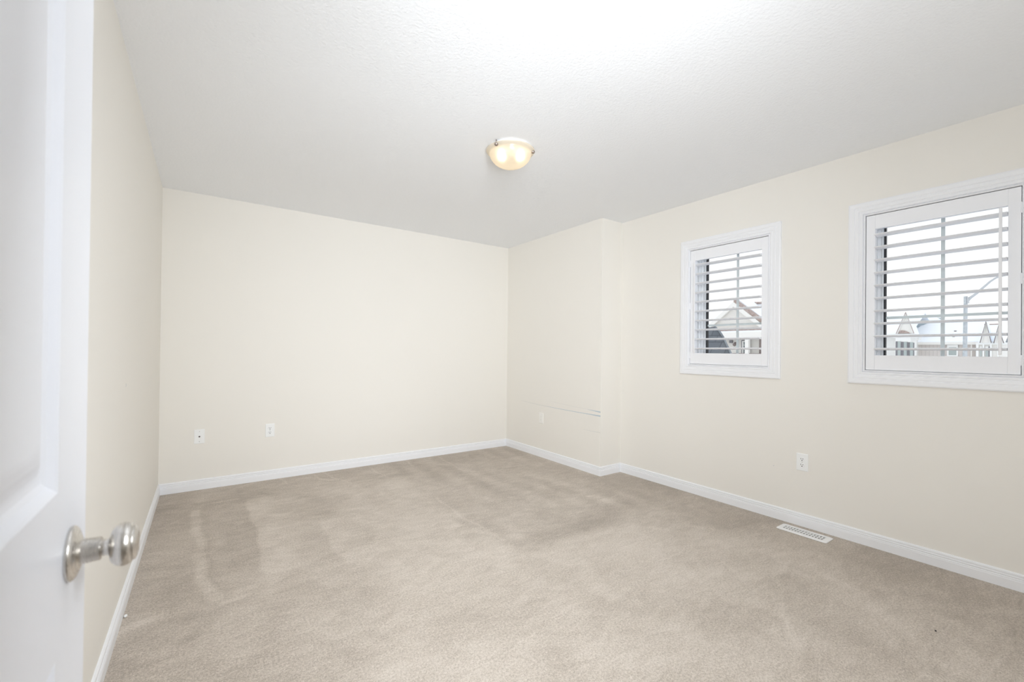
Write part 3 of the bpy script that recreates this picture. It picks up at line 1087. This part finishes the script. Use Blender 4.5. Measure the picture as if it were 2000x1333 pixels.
# --- neighbour roof that juts up close by at the lower left of the far window
def near_roof():
    root = empty('neighbour_roof', (9.8, 5.6, GZ))
    tag(root, 'dark grey shingled roof close by, patches of snow on its left', 'roof')
    m = mat('charcoal_shingle_courses', (0.2, 0.22, 0.24), 0.9)
    n, l = m.node_tree.nodes, m.node_tree.links
    t = n.new('ShaderNodeTexCoord')
    mp = n.new('ShaderNodeMapping')
    mp.inputs['Rotation'].default_value = (0, PI / 2, 0)
    br = n.new('ShaderNodeTexBrick')
    br.inputs['Color1'].default_value = (0.115, 0.132, 0.152, 1)
    br.inputs['Color2'].default_value = (0.155, 0.172, 0.192, 1)
    br.inputs['Mortar'].default_value = (0.055, 0.06, 0.07, 1)
    br.inputs['Scale'].default_value = 1.0
    br.inputs['Mortar Size'].default_value = .006
    br.inputs['Brick Width'].default_value = .30
    br.inputs['Row Height'].default_value = .14
    cb = n.new('ShaderNodeCombineXYZ')
    sx = n.new('ShaderNodeSeparateXYZ')
    l.new(t.outputs['Object'], sx.inputs[0])
    l.new(sx.outputs['Y'], cb.inputs['X'])
    l.new(sx.outputs['Z'], cb.inputs['Y'])
    l.new(cb.outputs[0], br.inputs['Vector'])
    l.new(br.outputs['Color'], n['Principled BSDF'].inputs['Base Color'])
    # flared hip end: the slope facing us with a concave right-hand hip
    prof = [(1.73, 5.10), (1.61, 4.93), (1.49, 4.80), (1.28, 4.61), (1.16, 4.50), (.9, 4.25), (.5, 3.9)]
    mb = MB()
    fr, bk = [], []
    for z, y in prof:
        fr.append([(9 - (1.73 - z) * .8, y, z), (9 - (1.73 - z) * .8, 7.2, z)])
        w_ = 1.4 + 1.6 * (1.73 - z)
        bk.append([(9 - (1.73 - z) * .8 + w_, y + .62 * w_, z), (9 - (1.73 - z) * .8 + w_, 7.4, z)])
    mb.rings([[f[0], f[1], b[1], b[0]] for f, b in zip(fr, bk)])
    mb.build('shingle_slope', m, root)
    MB().box((8.3, 4.6, GZ), (9.6, 7.0, .5)).build('wall', X_['sidB'], root)
    cap = MB()
    cap.tube([(9.0 - (1.73 - z) * .8 - .01, y + .01, z + .015) for z, y in prof[:6]], .02, 6)
    cap.build('hip_cap', X_['shingle'], root)
    for cy, cz, ry, rz in ((5.27, 1.42, .085, .05), (5.17, 1.375, .020, .010), (5.32, 1.30, .05, .04), (5.30, 1.56, .06, .05)):
        s_ = MB()
        s_.rings([[(9 - (1.73 - (cz + rz * q * math.sin(a * PI / 6))) * .8 - h_, cy + ry * q * math.cos(a * PI / 6) * (1 + .15 * math.sin(3 * a)), cz + rz * q * math.sin(a * PI / 6))
                   for a in range(12)] for q, h_ in ((1, .0), (1, .008), (.7, .016))])
        s_.build('snow_patch', X_['snow'], root)


near_roof()


def steep_dormer(root, x, yp, zp, yl, yr, ze, depth, m_face, m_rake, m_roof, band=None):
    """tall narrow gable facing the street, with rake boards and steep roof planes running back"""
    px(MB(), x, [(yl - .03, ze), (yr + .03, ze), (yp, zp - .05)], .25).build('dormer_gable', m_face, root)
    for (ya, za) in ((yl, ze), (yr, ze)):
        s_ = 1 if ya > yp else -1
        px(MB(), x - .18, [(yp, zp), (ya, za), (ya - s_ * .13, za), (yp, zp - .36)], .14).build('rake_board', m_rake, root)
        MB().prism([(x - .26, yp, zp + .06), (x - .26, ya + s_ * .04, za - .02), (x - .26, ya - s_ * .02, za - .02), (x - .26, yp, zp - .05)], (.12, 0, 0)).build(
            'roof_edge', m_roof, root)
        MB().prism([(x - .13, yp, zp - .02), (x - .13, ya, za - .04), (x - .13, ya - s_ * .05, za - .04), (x - .13, yp, zp - .12)], (depth * .4, 0, 0)).build(
            'dormer_roof', X_['snow'], root)
    if band:
        px(MB(), x - .08, band, .10).build('bay_roof', X_['brown'], root)


# --- house B: bay with a steep gable, left part of the near window
def house_b():
    X = 70.0
    root = empty('bay_house', (X + 4, 18, GZ))
    tag(root, 'pale house with a steep pointed gable over a three-window bay, left in the near window', 'house')
    MB().box((X, 14.6, GZ), (X + 10, 27, 3.35)).build('wall', X_['sidB'], root)
    MB().prism([(X - .5, 14.8, 3.62), (X - .5, 27.5, 3.62), (X + 6, 27.5, 6.50), (X + 6, 14.8, 6.50)], (0, 0, .25)).build('roof_snow', X_['snow'], root)
    MB().prism([(X + 6, 14.8, 6.6), (X + 6, 27.5, 6.6), (X + 12, 27.5, 3.8), (X + 12, 14.8, 3.8)], (0, 0, .2)).build('roof_snow', X_['snow'], root)
    MB().box((X - .55, 13.95, 3.28), (X + .1, 27.5, 3.62)).build('eave', X_['white'], root)
    steep_dormer(root, X - .9, 15.15, 6.30, 16.02, 14.40, 3.74, 6.0, X_['fascia'], X_['white'], X_['brown'],
                 [(15.85, 3.76), (15.70, 4.10), (15.45, 4.14), (15.1, 4.02), (14.75, 3.76)])
    # the bay itself
    b = MB()
    b.prism([(X + .2, 16.44, GZ), (X - .85, 16.10, GZ), (X - .85, 14.75, GZ), (X + .2, 14.41, GZ)], (0, 0, 3.32 - GZ))
    b.build('bay', X_['white'], root)
    MB().box((X - .95, 14.2, 3.22), (X - .2, 16.4, 3.70)).build('bay_cornice', X_['white'], root)
    for ya, yb, zt in ((16.10, 15.93, 2.80), (15.52, 15.36, 2.74), (14.93, 14.79, 2.68)):
        f = MB().box((X - .90, yb - .02, .2), (X - .84, ya + .02, zt + .02)).build('window', X_['white'], root)
        MB().box((X - .93, yb - .30, .25), (X - .89, yb, zt)).build('pane', X_['winpale'], f)
        MB().box((X - .96, yb, .25), (X - .92, ya, zt)).build('shutter', X_['shutter'], f)
        MB().box((X - .96, yb - .40, .25), (X - .92, yb - .31, zt - .05)).build('shutter', X_['shutter'], f)
    MB().tube([(X - .6, 14.35, 2.95), (X - .6, 13.9, 3.05), (X - .6, 13.85, 3.3)], .05, 6).build('downspout', X_['fascia'], root)


house_b()


# --- house C: long low snow roof with a hip, middle of the near window
def house_c():
    X = 72.0
    root = empty('long_roof_house', (X + 4, 11.5, GZ))
    tag(root, 'long beige house under a wide snowy roof, middle of the near window', 'house')
    MB().box((X, 9.3, GZ), (X + 10, 14.75, 2.6)).build('wall', X_['sidC'], root)
    MB().box((X - .5, 9.2, 2.42), (X + .05, 14.9, 2.72)).build('eave', X_['fascia'], root)
    # wide snowy plane, a patch of bare shingle on its left, a hip peak behind
    k = .46
    pl = lambda y, z, h=0: (X - .5 + (z - 2.70) / k - h * .4, y, z + h)
    MB().prism([pl(15.4, 2.70), pl(9.0, 2.70), pl(9.4, 5.66), pl(14.9, 5.66), pl(16.9, 4.6)], (0, 0, .12)).build('roof_snow', X_['snow'], root)
    MB().prism([pl(16.4, 5.25, .13), pl(14.60, 5.30, .13), pl(15.0, 4.97, .13), pl(15.22, 4.87, .13), pl(15.33, 4.6, .13), pl(15.62, 4.45, .13), pl(16.2, 4.40, .13)], (0, 0, .03)).build(
        'roof', X_['shingle_far'], root)
    MB().prism([(X + 6.3, 17.2, 5.3), (X + 6.3, 12.6, 5.3), (X + 7.2, 13.9, 6.12), (X + 7.3, 14.6, 6.22), (X + 7.3, 15.6, 6.24)], (.1, 0, -.1)).build('roof', X_['shingle_far'], root)
    MB().prism([(X + 6.35, 15.25, 5.45), (X + 6.35, 13.3, 5.45), (X + 7.0, 14.1, 6.02), (X + 7.25, 14.6, 6.24), (X + 7.25, 15.15, 6.25)], (-.05, 0, .06)).build('roof_snow', X_['snow'], root)
    for y, z in ((11.75, 3.95), (11.65, 3.25)):
        dx = (z - 2.7) / .46 - .5
        MB().box((X + dx - .05, y - .10, z - .05), (X + dx + .2, y + .10, z + .22)).build('roof_vent', X_['brownmetal'], root)
    f = MB()
    for a in ((11.14, .9, 11.28, 2.40), (11.93, .9, 12.07, 2.40), (11.14, 2.1, 12.07, 2.40), (11.14, .9, 12.07, 1.18), (11.14, 1.75, 12.07, 1.90)):
        f.box((X - .12, a[0], a[1]), (X - .02, a[2], a[3]))
    wf = f.build('window', X_['white'], root)
    MB().box((X - .06, 11.28, 1.1), (X - .01, 11.93, 2.1)).build('pane', X_['winpale'], wf)
    MB().box((X - .3, 9.98, GZ), (X - .18, 10.10, 2.75)).build('downspout', X_['fascia'], root)


house_c()


# --- house D: two steep gables with snow between, right of the lamp pole
def house_d():
    X = 71.0
    root = empty('twin_gable_house', (X + 4, 8.3, GZ))
    tag(root, 'pale house with two narrow pointed gables, right of the street lamp pole', 'house')
    MB().box((X, 7.0, GZ), (X + 9, 9.45, 2.55)).build('wall', X_['fascia'], root)
    MB().box((X - .3, 6.9, 2.40), (X + .1, 9.55, 2.62)).build('eave', X_['white'], root)
    MB().prism([(X - .2, 9.4, 2.62), (X - .2, 7.4, 2.62), (X + 4.5, 8.1, 4.72), (X + 4.5, 9.6, 4.72)], (0, 0, .14)).build('roof_snow', X_['snow'], root)
    MB().tube([(X + 4.4, 9.5, 4.86), (X + 4.4, 8.35, 4.86)], .06, 6).build('ridge_cap', X_['brown'], root)
    steep_dormer(root, X - .45, 8.74, 4.98, 9.18, 8.35, 2.60, 4.2, X_['fascia'], X_['white'], X_['brownmetal'])
    steep_dormer(root, X - .35, 7.84, 4.40, 8.16, 7.45, 2.56, 4.2, X_['fascia'], X_['white'], X_['brownmetal'])
    for y0, y1 in ((9.55, 9.35), (9.05, 8.92), (8.50, 8.35), (7.95, 7.85)):
        MB().box((X - .22, y1, GZ), (X - .05, y0, 2.4)).build('corner_board', X_['white'], root)
    for ya, yb in ((9.28, 9.10), (8.86, 8.60)):
        f = MB().box((X - .10, yb, .9), (X - .02, ya, 2.2)).build('window', X_['white'], root)
        MB().box((X - .13, yb + .03, .95), (X - .09, ya - .03, 1.95)).build('pane', X_['winpale'], f)
    MB().box((X - .14, 8.51, .6), (X - .06, 8.60, 2.2)).build('shutter', X_['shutter'], root)


house_d()


def house_e():
    X = 82.0
    root = empty('distant_house', (X + 3, 7.9, GZ))
    tag(root, 'distant house with a gridded window, rightmost in the near window', 'house')
    MB().box((X, 5.5, GZ), (X + 6, 8.45, 2.1)).build('wall', X_['fascia'], root)
    MB().prism([(X - .4, 5.3, 2.15), (X - .4, 8.6, 2.15), (X + 3, 8.6, 3.5), (X + 3, 5.3, 3.3)], (0, 0, .15)).build('roof_snow', X_['snow'], root)
    MB().prism([(X + .4, 7.6, 2.62), (X + .4, 8.6, 2.62), (X + 2.6, 8.6, 3.5), (X + 2.6, 7.9, 3.6)], (0, 0, .16)).build('roof', X_['shingle'], root)
    f = MB()
    y0, y1, z0, z1 = 7.98, 8.36, .6, 1.80
    wn_ = MB().box((X - .06, y0, z0), (X - .02, y1, z1)).build('pane', X_['win'], root)
    for y in (y0, (y0 + y1) / 2, y1):
        f.box((X - .12, y - .02, z0), (X - .07, y + .02, z1))
    for z in (z0, .9, 1.2, 1.5, z1):
        f.box((X - .12, y0, z - .02), (X - .07, y1, z + .02))
    f.build('glazing_bar', X_['white'], root)


house_e()


def street_lamp():
    X = 45.0
    root = empty('street_lamp', (X, 6.6, GZ))
    tag(root, 'tall grey street lamp pole with a curved arm outside the near window', 'street lamp')
    MB().tube([(X, 6.62, GZ), (X, 6.62, 2.0), (X, 6.60, 5.46)], [.17, .118, .105], 20).build('pole', X_['pole'], root, smooth=True)
    arm = [(X, 6.50, 5.15), (X, 6.36, 5.34), (X, 6.05, 5.63), (X, 5.71, 6.03), (X, 5.39, 6.40), (X, 5.15, 6.60), (X, 4.96, 6.68), (X, 4.6, 6.76), (X, 4.3, 6.78)]
    MB().tube(arm, [.095, .09, .082, .074, .068, .062, .06, .06, .06], 10).build('arm', X_['metal'], root, smooth=True)
    MB().box((X - .12, 6.42, 4.95), (X + .12, 6.51, 5.38)).build('arm_bracket', X_['metal'], root)
    MB().lathe([(0, 0), (.02, .06), (.1, .11), (.5, .15), (.62, .10), (.66, 0)], (X, 4.35, 6.77), (0, -1, 0), 16, caps=False).build('lamp_head', X_['metal'], root, smooth=True)


street_lamp()
bpy.context.view_layer.update()
